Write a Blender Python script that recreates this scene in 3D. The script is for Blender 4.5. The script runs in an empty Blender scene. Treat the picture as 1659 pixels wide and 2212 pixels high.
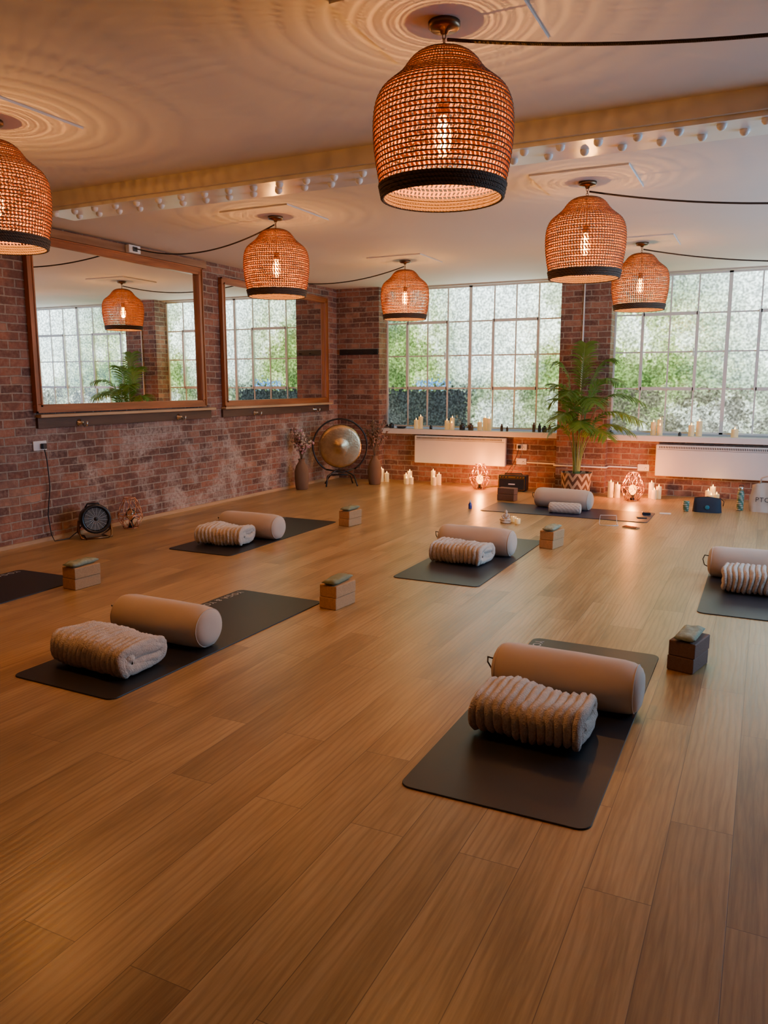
import bpy, bmesh, random
from math import *
from mathutils import Vector, Matrix, noise
random.seed(7)
C=bpy.context; S=C.scene
XL=-5.90; YP=10.465; YW=10.62; D=10.745; H=2.82; XR=2.4; YB=-2.3
# ------------------------------------------------------------ materials
def newmat(name):
    m=bpy.data.materials.new(name); m.use_nodes=True
    nt=m.node_tree; nt.nodes.clear()
    out=nt.nodes.new('ShaderNodeOutputMaterial')
    return m,nt,out
class NT:
    def __init__(s,nt): s.nt=nt
    def n(s,t,props=None,**inp):
        nd=s.nt.nodes.new('ShaderNode'+t)
        for k,v in (props or {}).items(): setattr(nd,k,v)
        for k,v in inp.items():
            k2=k.replace('_',' ')
            if k.startswith('i') and k[1:].isdigit(): sock=nd.inputs[int(k[1:])]
            else: sock=nd.inputs[k2]
            if isinstance(v,bpy.types.NodeSocket): s.nt.links.new(v,sock)
            else:
                if hasattr(sock.default_value,'__len__') and not hasattr(v,'__len__'): v=[v]*len(sock.default_value)
                if hasattr(v,'__len__') and len(v)==3 and len(sock.default_value)==4: v=(*v,1)
                sock.default_value=v
        return nd
    def math(s,op,a,b=0.0,c=False):
        return s.n('Math',{'operation':op,'use_clamp':c},i0=a,i1=b).outputs[0]
    def mix(s,f,a,b,bt='MIX'):
        nd=s.nt.nodes.new('ShaderNodeMix'); nd.data_type='RGBA'; nd.blend_type=bt
        for sock,v in ((nd.inputs[0],f),(nd.inputs[6],a),(nd.inputs[7],b)):
            if isinstance(v,bpy.types.NodeSocket): s.nt.links.new(v,sock)
            else: sock.default_value=(*v,1) if hasattr(v,'__len__') and len(v)==3 else v
        return nd.outputs[2]
    def ramp(s,f,stops):
        nd=s.nt.nodes.new('ShaderNodeValToRGB'); s.nt.links.new(f,nd.inputs[0])
        el=nd.color_ramp.elements
        while len(el)<len(stops): el.new(.5)
        for e,(p,c) in zip(el,stops):
            e.position=p; e.color=(*c,1) if hasattr(c,'__len__') else (c,c,c,1)
        return nd.outputs[0]
    def smooth(s,v,a,b,c,d):
        return s.n('MapRange',{'interpolation_type':'SMOOTHSTEP'},i0=v,i1=a,i2=b,i3=c,i4=d).outputs[0]
    def pos(s): return s.n('TexCoord').outputs['Object']
    def sep(s,v): return s.n('SeparateXYZ',i0=v).outputs
    def comb(s,x=0.0,y=0.0,z=0.0): return s.n('CombineXYZ',i0=x,i1=y,i2=z).outputs[0]
    def noise(s,vec,scale,detail=3,rough=.5,dist=0):
        return s.n('TexNoise',Vector=vec,Scale=scale,Detail=detail,Roughness=rough,Distortion=dist)
    def bump(s,h,st=.3,dist=.01):
        return s.n('Bump',Strength=st,Distance=dist,Height=h).outputs[0]
def simple(name,col,rough=.5,metal=0,var=.12,nscale=8,bump=0,bscale=60,emis=None,estr=0,sheen=0,coat=0,bdist=.004):
    m,nt,out=newmat(name); g=NT(nt)
    p=g.pos(); nz=g.noise(p,nscale,3)
    c=g.mix(nz.outputs[0],tuple(x*(1-var) for x in col),tuple(min(1,x*(1+var)) for x in col))
    b=g.n('BsdfPrincipled',Base_Color=c,Roughness=rough,Metallic=metal)
    if bump:
        b2=g.noise(p,bscale,4); nt.links.new(g.bump(b2.outputs[0],bump,bdist),b.inputs['Normal'])
    if emis: b.inputs['Emission Color'].default_value=(*emis,1); b.inputs['Emission Strength'].default_value=estr
    if sheen: b.inputs['Sheen Weight'].default_value=sheen; b.inputs['Sheen Roughness'].default_value=.4
    if coat: b.inputs['Coat Weight'].default_value=coat
    nt.links.new(b.outputs[0],out.inputs[0]); return m
def emit(name,col,st):
    m,nt,out=newmat(name); g=NT(nt); nz=g.noise(g.pos(),20,1)
    c=g.mix(nz.outputs[0],tuple(x*.9 for x in col),col)
    e=g.n('Emission',Color=c,Strength=st); nt.links.new(e.outputs[0],out.inputs[0]); return m
def mat_floor():
    m,nt,out=newmat('oak_laminate'); g=NT(nt); x,y,z=g.sep(g.pos())[:3]
    v=g.comb(y,x,0.0)
    br=g.n('TexBrick',{'offset':.37,'offset_frequency':2},Vector=v,Color1=(0,0,0),Color2=(1,1,1),Mortar=(0,0,0),Scale=1.0,Mortar_Size=.0013,Mortar_Smooth=.1,Bias=0.0,Brick_Width=1.28,Row_Height=.19)
    rnd=g.math('MULTIPLY',br.outputs[0],37.0)
    off=g.comb(rnd,g.math('MULTIPLY',rnd,1.7),rnd)
    def sv(ky): return g.n('VectorMath',{'operation':'ADD'},i0=g.comb(x,g.math('MULTIPLY',y,ky),0.0),i1=off).outputs[0]
    fine=g.noise(sv(.06),90,4,.6,.1)
    vv2=sv(.16)
    med=g.noise(vv2,5,3,.5,.5)
    rings=g.n('TexWave',{'wave_type':'BANDS','bands_direction':'X'},Vector=vv2,Scale=11.0,Distortion=9.0,Detail=2.0,Detail_Scale=.8)
    kn=g.n('TexVoronoi',Vector=sv(.55),Scale=2.0)
    knot=g.ramp(kn.outputs['Distance'],[(0.0,1.0),(.05,.35),(.13,0.0)])
    f=g.math('ADD',g.math('MULTIPLY',fine.outputs[0],.38),g.math('MULTIPLY',med.outputs[0],.62))
    c=g.ramp(f,[(.34,(.27,.160,.056)),(.5,(.42,.265,.102)),(.66,(.53,.355,.155))])
    rl=g.ramp(rings.outputs['Fac'],[(.0,1.0),(.30,.15),(1.0,0.0)])
    c=g.mix(g.math('MULTIPLY',rl,.34),c,(.21,.115,.042))
    tone=g.ramp(br.outputs[0],[(0,(.84,.82,.80)),(1,(1.06,1.06,1.06))])
    c=g.mix(1.0,c,tone,'MULTIPLY')
    c=g.mix(g.math('MULTIPLY',knot,.6),c,(.10,.048,.018))
    c=g.mix(g.math('MULTIPLY',br.outputs['Fac'],.75),c,(.10,.05,.022))
    rg=g.math('ADD',.24,g.math('MULTIPLY',fine.outputs[0],.16))
    hh=g.math('SUBTRACT',g.math('ADD',g.math('MULTIPLY',rings.outputs['Fac'],.5),g.math('MULTIPLY',fine.outputs[0],.5)),g.math('MULTIPLY',br.outputs['Fac'],2.0))
    b=g.n('BsdfPrincipled',Base_Color=c,Roughness=rg,Normal=g.bump(hh,.3,.0012))
    nt.links.new(b.outputs[0],out.inputs[0]); return m
def mat_brick(name,white=0.0):
    m,nt,out=newmat(name); g=NT(nt); P=g.pos(); x,y,z=g.sep(P)[:3]
    nx,ny,nz_=g.sep(g.n('NewGeometry').outputs['Normal'])[:3]
    fx=g.math('GREATER_THAN',g.math('ABSOLUTE',nx),.5)
    u=g.math('ADD',g.math('MULTIPLY',x,g.math('SUBTRACT',1.0,fx)),g.math('MULTIPLY',y,fx))
    wob=g.noise(P,6,2); w2=g.math('MULTIPLY',g.math('SUBTRACT',wob.outputs[0],.5),.022)
    v=g.comb(g.math('ADD',u,w2),g.math('ADD',z,w2),0.0)
    br=g.n('TexBrick',{'offset':.5},Vector=v,Color1=(0,0,0),Color2=(1,1,1),Mortar=(0,0,0),Scale=1.0,Mortar_Size=.0075,Mortar_Smooth=.25,Bias=0.0,Brick_Width=.225,Row_Height=.075)
    n1=g.noise(P,30,5,.65); n3=g.noise(P,4.5,4,.6)
    c=g.ramp(br.outputs[0],[(0,(.105,.046,.036)),(.3,(.22,.082,.050)),(.55,(.34,.130,.072)),(.8,(.19,.080,.064)),(1,(.44,.215,.130))])
    c=g.mix(g.ramp(n1.outputs[0],[(.42,0.0),(.78,.6)]),c,(.44,.28,.20))
    c=g.mix(g.ramp(n3.outputs[0],[(.36,.65),(.56,0.0)]),c,(.085,.045,.038))
    c=g.mix(br.outputs['Fac'],c,g.mix(n1.outputs[0],(.18,.135,.10),(.48,.40,.32)))
    if white>0:
        hz=g.smooth(z,1.25,.75,0.0,1.0)
        hy=g.smooth(y,4.6,5.6,.25,1.0)
        pn=g.noise(P,2.1,7,.66,.4)
        k=g.ramp(pn.outputs[0],[(.47,0.0),(.60,1.0)])
        k=g.math('MULTIPLY',g.math('MULTIPLY',k,hy),g.math('MULTIPLY',hz,white))
        k2=g.math('MULTIPLY',k,g.ramp(n1.outputs[0],[(.36,.25),(.56,.8)]))
        c=g.mix(k2,c,(.52,.44,.37))
    hgt=g.math('ADD',g.math('MULTIPLY',br.outputs['Fac'],-1.0),g.math('MULTIPLY',n1.outputs[0],.7))
    b=g.n('BsdfPrincipled',Base_Color=c,Roughness=.8,Normal=g.bump(hgt,.9,.014))
    nt.links.new(b.outputs[0],out.inputs[0]); return m
def mat_emissive_glass(name,mode):
    # hammered obscure glass: outdoor daylight and foliage painted as the pane's own emission
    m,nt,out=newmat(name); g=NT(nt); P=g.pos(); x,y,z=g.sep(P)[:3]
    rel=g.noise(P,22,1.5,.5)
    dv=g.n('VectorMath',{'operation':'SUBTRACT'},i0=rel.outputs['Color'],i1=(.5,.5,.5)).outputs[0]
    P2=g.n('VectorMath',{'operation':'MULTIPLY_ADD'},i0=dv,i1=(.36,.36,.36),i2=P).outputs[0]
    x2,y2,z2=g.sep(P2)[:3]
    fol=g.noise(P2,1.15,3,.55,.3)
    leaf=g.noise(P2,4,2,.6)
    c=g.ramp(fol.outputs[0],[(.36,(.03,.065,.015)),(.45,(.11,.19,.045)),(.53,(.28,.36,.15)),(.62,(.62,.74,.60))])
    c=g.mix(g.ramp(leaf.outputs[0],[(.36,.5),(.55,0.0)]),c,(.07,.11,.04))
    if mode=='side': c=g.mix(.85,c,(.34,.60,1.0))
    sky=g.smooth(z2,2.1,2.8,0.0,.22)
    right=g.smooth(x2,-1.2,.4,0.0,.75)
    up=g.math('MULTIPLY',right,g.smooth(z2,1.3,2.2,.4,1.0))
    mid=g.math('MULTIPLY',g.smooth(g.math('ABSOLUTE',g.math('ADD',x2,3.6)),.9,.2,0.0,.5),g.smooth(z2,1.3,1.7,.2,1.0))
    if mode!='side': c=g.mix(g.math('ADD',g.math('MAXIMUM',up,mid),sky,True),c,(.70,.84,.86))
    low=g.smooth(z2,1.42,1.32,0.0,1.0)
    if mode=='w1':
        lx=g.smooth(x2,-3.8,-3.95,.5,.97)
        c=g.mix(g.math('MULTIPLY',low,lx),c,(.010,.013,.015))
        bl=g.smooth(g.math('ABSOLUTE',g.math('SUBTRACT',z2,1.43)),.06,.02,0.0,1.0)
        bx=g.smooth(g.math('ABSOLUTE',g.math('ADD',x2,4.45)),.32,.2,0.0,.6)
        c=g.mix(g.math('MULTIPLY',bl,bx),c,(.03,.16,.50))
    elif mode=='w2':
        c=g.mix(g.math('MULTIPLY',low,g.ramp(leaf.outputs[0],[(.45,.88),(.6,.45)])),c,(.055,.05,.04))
    # bright and dark dimples of the relief painted into the emission colour
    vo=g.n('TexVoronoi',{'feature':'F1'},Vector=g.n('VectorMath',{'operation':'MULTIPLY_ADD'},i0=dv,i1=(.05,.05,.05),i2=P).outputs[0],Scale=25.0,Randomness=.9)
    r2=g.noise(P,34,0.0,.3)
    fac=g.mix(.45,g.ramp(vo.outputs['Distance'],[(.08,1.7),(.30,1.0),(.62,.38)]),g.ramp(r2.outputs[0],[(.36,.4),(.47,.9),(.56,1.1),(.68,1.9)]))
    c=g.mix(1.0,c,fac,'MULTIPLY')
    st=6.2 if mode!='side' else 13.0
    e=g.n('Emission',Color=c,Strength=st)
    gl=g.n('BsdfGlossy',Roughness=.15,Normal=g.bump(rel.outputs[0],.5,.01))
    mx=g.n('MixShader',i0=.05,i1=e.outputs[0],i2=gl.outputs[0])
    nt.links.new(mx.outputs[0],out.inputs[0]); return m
def mat_translucent(name,c1,c2,tr=.3,rough=.8,ns=50):
    m,nt,out=newmat(name); g=NT(nt); nz=g.noise(g.pos(),ns,2)
    c=g.mix(nz.outputs[0],c1,c2)
    d=g.n('BsdfPrincipled',Base_Color=c,Roughness=rough)
    t=g.n('BsdfTranslucent',Color=c)
    mx=g.n('MixShader',i0=tr,i1=d.outputs[0],i2=t.outputs[0]); nt.links.new(mx.outputs[0],out.inputs[0]); return m
def mat_weave(name,c1,c2,sc=40,rough=.8):
    m,nt,out=newmat(name); g=NT(nt); P=g.pos()
    w1=g.n('TexWave',{'bands_direction':'Z'},Vector=P,Scale=sc,Distortion=1.0,Detail=1.0)
    w2=g.n('TexWave',{'bands_direction':'DIAGONAL'},Vector=P,Scale=sc*.6,Distortion=.6,Detail=1.0)
    f=g.math('MULTIPLY',w1.outputs['Fac'],w2.outputs['Fac'])
    c=g.mix(f,c1,c2)
    b=g.n('BsdfPrincipled',Base_Color=c,Roughness=rough,Normal=g.bump(f,.7,.006)); nt.links.new(b.outputs[0],out.inputs[0]); return m
def mat_wood(name,c1,c2,axis='Y',rough=.5,sc=18):
    m,nt,out=newmat(name); g=NT(nt); x,y,z=g.sep(g.pos())[:3]
    s={'X':(.08,1,1),'Y':(1,.08,1),'Z':(1,1,.08)}[axis]
    v=g.comb(g.math('MULTIPLY',x,s[0]),g.math('MULTIPLY',y,s[1]),g.math('MULTIPLY',z,s[2]))
    nz=g.noise(v,sc,5,.6,.6)
    c=g.ramp(nz.outputs[0],[(.3,c1),(.7,c2)])
    b=g.n('BsdfPrincipled',Base_Color=c,Roughness=rough,Normal=g.bump(nz.outputs[0],.2,.002)); nt.links.new(b.outputs[0],out.inputs[0]); return m
def mat_clear(name,tint=(1,1,1),gl=.12,em=None,es=0.0):
    m,nt,out=newmat(name); g=NT(nt)
    nz=g.noise(g.pos(),12,1)
    t=g.n('BsdfTransparent',Color=tint); q=g.n('BsdfGlossy',Roughness=.03,Color=g.mix(nz.outputs[0],(1,1,1),(.95,.95,.95)))
    fr=g.n('Fresnel',IOR=1.45)
    mx=g.n('MixShader',i0=g.math('ADD',fr.outputs[0],gl*.3,True),i1=t.outputs[0],i2=q.outputs[0]); o=mx.outputs[0]
    if em:
        e=g.n('Emission',Color=em,Strength=es); a=g.n('AddShader',i0=o,i1=e.outputs[0]); o=a.outputs[0]
    nt.links.new(o,out.inputs[0]); return m
M={}
M['floor']=mat_floor()
M['brickL']=mat_brick('weathered_brick',1.0)
M['brick']=mat_brick('red_brick',0)
M['ceil']=simple('ceiling_paint',(.70,.66,.60),.75,var=.04,nscale=1.2,bump=.15,bscale=14)
M['panel']=simple('panel_paint',(.70,.64,.56),.6,var=.03)
M['plaster']=simple('plaster',(.5,.45,.38),.8,var=.05)
M['fascia']=simple('cream_fascia',(.64,.60,.54),.6,var=.05)
M['steel']=simple('white_painted_steel',(.78,.77,.74),.28,var=.05,bump=.1,bscale=30)
M['wframe']=simple('white_window_frame',(.70,.71,.68),.4,var=.05)
M['sill']=simple('white_sill',(.75,.75,.73),.35,var=.03)
M['g1']=mat_emissive_glass('emissive_hammered_glass_a','w1'); M['g2']=mat_emissive_glass('emissive_hammered_glass_b','w2'); M['g3']=mat_emissive_glass('added_side_glow_glass','side')
M['mirror']=simple('mirror_silver',(.92,.93,.92),.008,metal=1,var=.01)
M['frame']=mat_wood('orange_pine',(.22,.065,.018),(.42,.14,.042),'Y',.35)
M['framez']=mat_wood('orange_pine_v',(.22,.065,.018),(.42,.14,.042),'Z',.35)
M['pale']=mat_wood('pale_pine',(.42,.26,.13),(.60,.40,.22),'Y',.5)
M['darkwood']=mat_wood('dark_board',(.055,.026,.016),(.11,.055,.035),'Y',.55)
M['timber']=mat_wood('rough_timber',(.17,.08,.035),(.38,.21,.11),'Y',.7,10)
M['black']=simple('black_satin',(.012,.012,.013),.35)
M['blackm']=simple('black_metal',(.02,.02,.022),.35,metal=.6)
M['chrome']=simple('brushed_steel',(.7,.7,.7),.2,metal=1,var=.03)
M['bronze']=simple('aged_bronze',(.22,.13,.07),.35,metal=1)
M['gold']=simple('gold_metal',(.75,.48,.18),.25,metal=1)
M['copper']=simple('rose_copper',(.80,.40,.24),.28,metal=.8)
M['shade']=mat_translucent('seagrass_cord',(.42,.18,.045),(.60,.29,.085),.38)
M['shaded']=mat_translucent('dark_seagrass',(.085,.036,.012),(.15,.066,.024),.12)
M['band']=mat_weave('braided_band',(.08,.045,.025),(.24,.14,.08),60)
M['rope']=mat_weave('twisted_rope',(.03,.018,.01),(.12,.07,.04),160)
M['fil']=emit('filament',(1.0,.50,.10),160)
M['bulbg']=mat_clear('amber_bulb_glass',(1,.86,.6))
M['bulbl']=mat_clear('lit_amber_bulb_glass',(1,.86,.6),.12,(1,.33,.04,1),4.0)
M['mat']=simple('charcoal_mat',(.010,.0095,.011),.42,var=.15,nscale=3,bump=.25,bscale=500,bdist=.001)
M['mat2']=simple('daylit_charcoal_mat',(.018,.022,.029),.43,var=.1,nscale=3,bump=.25,bscale=500,bdist=.001)  # charcoal mat with the grey-blue cast of daylight put into its colour
M['mat3']=simple('indigo_mat',(.018,.017,.045),.45,var=.1,nscale=3,bump=.25,bscale=500,bdist=.001)
M['print']=simple('pale_print',(.45,.45,.45),.6,var=.1,nscale=40)
M['bolster']=simple('linen_bolster',(.56,.455,.355),.9,var=.06,nscale=5,bump=.3,bscale=350,sheen=.2,bdist=.001)
M['pattern']=mat_weave('patterned_linen',(.62,.54,.45),(.42,.34,.28),22)
M['blanket']=simple('ribbed_fleece',(.66,.55,.44),.95,var=.25,nscale=45,bump=1.0,bscale=150,sheen=.4,bdist=.008)
M['cork']=simple('cork',(.46,.265,.12),.85,var=.35,nscale=120,bump=.4,bscale=150)
M['corkd']=simple('brown_or_backlit_cork',(.15,.085,.06),.8,var=.3,nscale=120,bump=.4,bscale=150)  # brown block pair; also one cork stack with backlit shade put into its colour
M['sage']=simple('sage_cloth',(.20,.22,.13),.9,var=.15,nscale=30,bump=.5,bscale=300)
M['sagep']=simple('leaf_print_cloth',(.28,.31,.21),.9,var=.6,nscale=40,bump=.5,bscale=300)
M['white']=simple('white_enamel',(.72,.71,.68),.4,var=.03)
M['whitep']=simple('white_plastic',(.78,.77,.75),.35,var=.02)
M['dark']=simple('dark_slot',(.03,.03,.03),.6)
M['wax']=simple('glowing_cream_wax',(.78,.62,.34),.5,var=.05,emis=(1,.50,.12),estr=.28)  # warm candle glow put into the wax as faint emission
M['flame']=emit('candle_flame',(1,.52,.10),16)
M['glow']=emit('glow_bulb',(1,.30,.025),11)
M['hammer']=simple('gong_bronze',(.48,.36,.20),.27,metal=1,var=.35,nscale=14,bump=.45,bscale=45,bdist=.004)
M['wicker']=mat_weave('wicker_vase',(.17,.09,.05),(.42,.28,.16),55)
M['stem']=simple('dry_stem',(.22,.15,.09),.9)
M['pink']=simple('dried_pink_petal',(.58,.34,.38),.9,var=.3)
M['cream']=simple('dried_cream_petal',(.62,.54,.45),.9,var=.2)
M['brownp']=simple('dried_brown_seed',(.24,.14,.10),.9,var=.3)
M['palm']=mat_translucent('palm_leaf',(.07,.17,.022),(.20,.36,.055),.4,.4,8)
M['palmst']=simple('palm_stem',(.18,.27,.08),.5)
M['soil']=simple('potting_soil',(.03,.02,.015),.95,bump=.6)
M['ampcloth']=mat_weave('speaker_cloth',(.02,.02,.02),(.06,.055,.05),120)
M['bottleb']=simple('cobalt_glass',(.02,.05,.35),.1,coat=.5)
M['bottleg']=mat_weave('patterned_tumbler',(.05,.16,.11),(.55,.60,.50),14,.35)
M['canvas']=simple('tote_canvas',(.58,.50,.41),.9,bump=.3,bscale=400,bdist=.001)
M['navy']=simple('navy_pouch',(.010,.018,.036),.7,bump=.4)
M['teal']=simple('teal_print',(.03,.18,.24),.7)
M['jar']=simple('dark_jar',(.03,.03,.035),.15,coat=.4)
M['amber']=simple('amber_jar',(.12,.05,.02),.12,coat=.4)
M['grille']=simple('heater_grille',(.40,.44,.45),.4,metal=.3,var=.05)
M['clear']=mat_clear('clear_acrylic',(.96,.98,.98))
def mat_pot():
    m,nt,out=newmat('zigzag_basket'); g=NT(nt); x,y,z=g.sep(g.pos())[:3]
    ang=g.math('MULTIPLY',g.math('ARCTAN2',y,x),1/(2*pi)*10)
    tri=g.math('PINGPONG',ang,.5)
    v=g.math('FRACT',g.math('ADD',g.math('MULTIPLY',z,9.0),g.math('MULTIPLY',tri,1.6)))
    k=g.math('GREATER_THAN',v,.5)
    c=g.mix(k,(.11,.055,.03),(.46,.34,.22))
    nz=g.n('TexWave',{'bands_direction':'Z'},Vector=g.pos(),Scale=40.0)
    b=g.n('BsdfPrincipled',Base_Color=c,Roughness=.85,Normal=g.bump(nz.outputs['Fac'],.5,.005)); nt.links.new(b.outputs[0],out.inputs[0]); return m
M['pot']=mat_pot()
# ------------------------------------------------------------ mesh builder
class MB:
    def __init__(s): s.v=[];s.f=[];s.m=[];s.s=[];s.mats=[]
    def mi(s,k):
        if k not in s.mats: s.mats.append(k)
        return s.mats.index(k)
    def add(s,vs,fs,k,sm=False,T=None):
        o=len(s.v); i=s.mi(k)
        if T is not None: vs=[T@Vector(a) for a in vs]
        s.v+= [tuple(a) for a in vs]
        for f in fs: s.f.append([a+o for a in f]); s.m.append(i); s.s.append(sm)
        return s
    def box(s,x0,x1,y0,y1,z0,z1,k,T=None,bev=0):
        if bev:
            bm=bmesh.new(); bmesh.ops.create_cube(bm,size=1)
            for v in bm.verts: v.co=Vector(((x0+x1)/2+v.co.x*(x1-x0),(y0+y1)/2+v.co.y*(y1-y0),(z0+z1)/2+v.co.z*(z1-z0)))
            bmesh.ops.bevel(bm,geom=bm.edges[:],offset=bev,segments=3,affect='EDGES',profile=.5)
            bm.verts.ensure_lookup_table()
            vs=[v.co.copy() for v in bm.verts]; fs=[[v.index for v in f.verts] for f in bm.faces]; bm.free()
            return s.add(vs,fs,k,False,T)
        vs=[(x,y,z) for x in(x0,x1) for y in(y0,y1) for z in(z0,z1)]
        return s.add(vs,[(0,1,3,2),(4,6,7,5),(0,4,5,1),(2,3,7,6),(0,2,6,4),(1,5,7,3)],k,False,T)
    def lathe(s,prof,n,k,c=(0,0,0),T=None,sm=True,cap=True):
        vs=[];fs=[]
        for r,z in prof:
            for i in range(n):
                a=2*pi*i/n; vs.append((c[0]+r*cos(a),c[1]+r*sin(a),c[2]+z))
        for j in range(len(prof)-1):
            for i in range(n):
                a=j*n+i;b=j*n+(i+1)%n; fs.append((a,b,b+n,a+n))
        if cap:
            if prof[0][0]>1e-5: fs.append(tuple(range(n))[::-1])
            if prof[-1][0]>1e-5: fs.append(tuple(range((len(prof)-1)*n,len(prof)*n)))
        return s.add(vs,fs,k,sm,T)
    def tube(s,pts,r,k,n=6,closed=False,T=None,r2=None):
        pts=[Vector(p) for p in pts]; N=len(pts); vs=[];fs=[]
        up=None
        for i,p in enumerate(pts):
            if closed: t=pts[(i+1)%N]-pts[i-1]
            else: t=pts[min(i+1,N-1)]-pts[max(i-1,0)]
            t.normalize()
            if up is None:
                up=Vector((0,0,1)) if abs(t.z)<.9 else Vector((1,0,0))
            a=up-t*up.dot(t)
            if a.length<1e-4: a=t.orthogonal()
            a.normalize(); b=t.cross(a); up=a
            rr=r if r2 is None else r+(r2-r)*i/(N-1)
            for j in range(n):
                an=2*pi*j/n; vs.append(p+a*(rr*cos(an))+b*(rr*sin(an)))
        m=N if closed else N-1
        for i in range(m):
            for j in range(n):
                a=i*n+j;b=i*n+(j+1)%n;c=((i+1)%N)*n+(j+1)%n;d=((i+1)%N)*n+j
                fs.append((a,b,c,d))
        if not closed: fs.append(tuple(range(n))[::-1]); fs.append(tuple(range((N-1)*n,N*n)))
        return s.add(vs,fs,k,True,T)
    def ball(s,c,r,k,seg=10,T=None,sc=(1,1,1)):
        vs=[];fs=[];rg=max(4,seg//2+1)
        for j in range(rg+1):
            th=pi*j/rg
            for i in range(seg):
                a=2*pi*i/seg; vs.append((c[0]+r*sc[0]*sin(th)*cos(a),c[1]+r*sc[1]*sin(th)*sin(a),c[2]-r*sc[2]*cos(th)))
        for j in range(rg):
            for i in range(seg):
                a=j*seg+i;b=j*seg+(i+1)%seg; fs.append((a,b,b+seg,a+seg))
        return s.add(vs,fs,k,True,T)
    def mesh(s,name):
        me=bpy.data.meshes.new(name); me.from_pydata(s.v,[],s.f)
        for k in s.mats: me.materials.append(M[k])
        me.polygons.foreach_set('material_index',s.m); me.polygons.foreach_set('use_smooth',s.s)
        bm=bmesh.new(); bm.from_mesh(me); bmesh.ops.remove_doubles(bm,verts=bm.verts,dist=1e-5); bmesh.ops.recalc_face_normals(bm,faces=bm.faces); bm.to_mesh(me); bm.free()
        me.update(); return me
    def obj(s,name,parent=None,loc=(0,0,0),rot=(0,0,0)):
        return place(s.mesh(name),name,parent,loc,rot)
def place(me,name,parent=None,loc=(0,0,0),rot=(0,0,0)):
    o=bpy.data.objects.new(name,me); C.collection.objects.link(o)
    if parent: o.parent=parent
    o.location=loc; o.rotation_euler=rot; return o
def adopt(o,e):
    o.parent=e; o.matrix_parent_inverse=(Matrix.Translation(e.location)@e.rotation_euler.to_matrix().to_4x4()).inverted()
def empty(name,loc=(0,0,0),rz=0):
    o=bpy.data.objects.new(name,None); o.empty_display_size=.1; C.collection.objects.link(o); o.location=loc; o.rotation_euler=(0,0,rz); return o
def light(name,loc,power,col,rad,parent=None):
    l=bpy.data.lights.new(name,'POINT'); l.energy=power; l.color=col; l.shadow_soft_size=rad
    o=bpy.data.objects.new(name,l); C.collection.objects.link(o)
    if parent: o.parent=parent
    o.location=loc; return o
def rr_pts(w,h,r,n=6):
    pts=[]
    for cx,cy,a0 in ((w/2-r,h/2-r,0),(-w/2+r,h/2-r,90),(-w/2+r,-h/2+r,180),(w/2-r,-h/2+r,270)):
        for i in range(n+1):
            a=radians(a0+90*i/n); pts.append((cx+r*cos(a),cy+r*sin(a)))
    return pts
def slab(mb,pts,z0,z1,k,b=.002,T=None):
    n=len(pts); cx=sum(p[0] for p in pts)/n; cy=sum(p[1] for p in pts)/n
    def ring(z,ins):
        out=[]
        for x,y in pts:
            d=Vector((cx-x,cy-y)); d.normalize(); out.append((x+d.x*ins,y+d.y*ins,z))
        return out
    vs=ring(z0,0)+ring(z1-b,0)+ring(z1,b)
    fs=[tuple(range(n))[::-1],tuple(range(2*n,3*n))]
    for j in range(2):
        for i in range(n): fs.append((j*n+i,j*n+(i+1)%n,(j+1)*n+(i+1)%n,(j+1)*n+i))
    mb.add(vs,fs,k,False,T)
# ------------------------------------------------------------ room shell
MB().box(XL-.3,XR+.3,YB-.3,D+.3,-.12,0,'floor').obj('floor')
MB().box(XL-.3,XR+.3,YB-.3,D+.3,H,H+.12,'ceil').obj('ceiling')
MB().box(XL-.3,XL,YB-.3,D+.3,0,H,'brickL').obj('wall_left')
MB().box(XL,XR,YB-.3,YB,0,H,'brick').obj('wall_rear')
w=MB()
w.box(XL,XR,YW,D+.25,0,.70,'brick')
w.box(XL,-5.19,YP,D+.25,0,H,'brick')
w.box(-2.52,-1.87,YP,D+.25,0,H,'brick')
w.box(.86,XR,YP,D+.25,0,H,'brick')
w.box(-5.19,.86,YW+.02,D+.25,2.80,H,'plaster')
w.obj('wall_back')
w=MB(); WY0,WY1=4.6,8.9
w.box(XR,XR+.25,YB-.3,WY0,0,H,'brick'); w.box(XR,XR+.25,WY1,D+.3,0,H,'brick')
w.box(XR,XR+.25,WY0,WY1,0,.75,'brick'); w.box(XR,XR+.25,WY0,WY1,2.78,H,'brick')
w.obj('wall_right')
MB().box(XL,XL+.02,YB,YP,0,.035,'pale').obj('baseboard_left')
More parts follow.
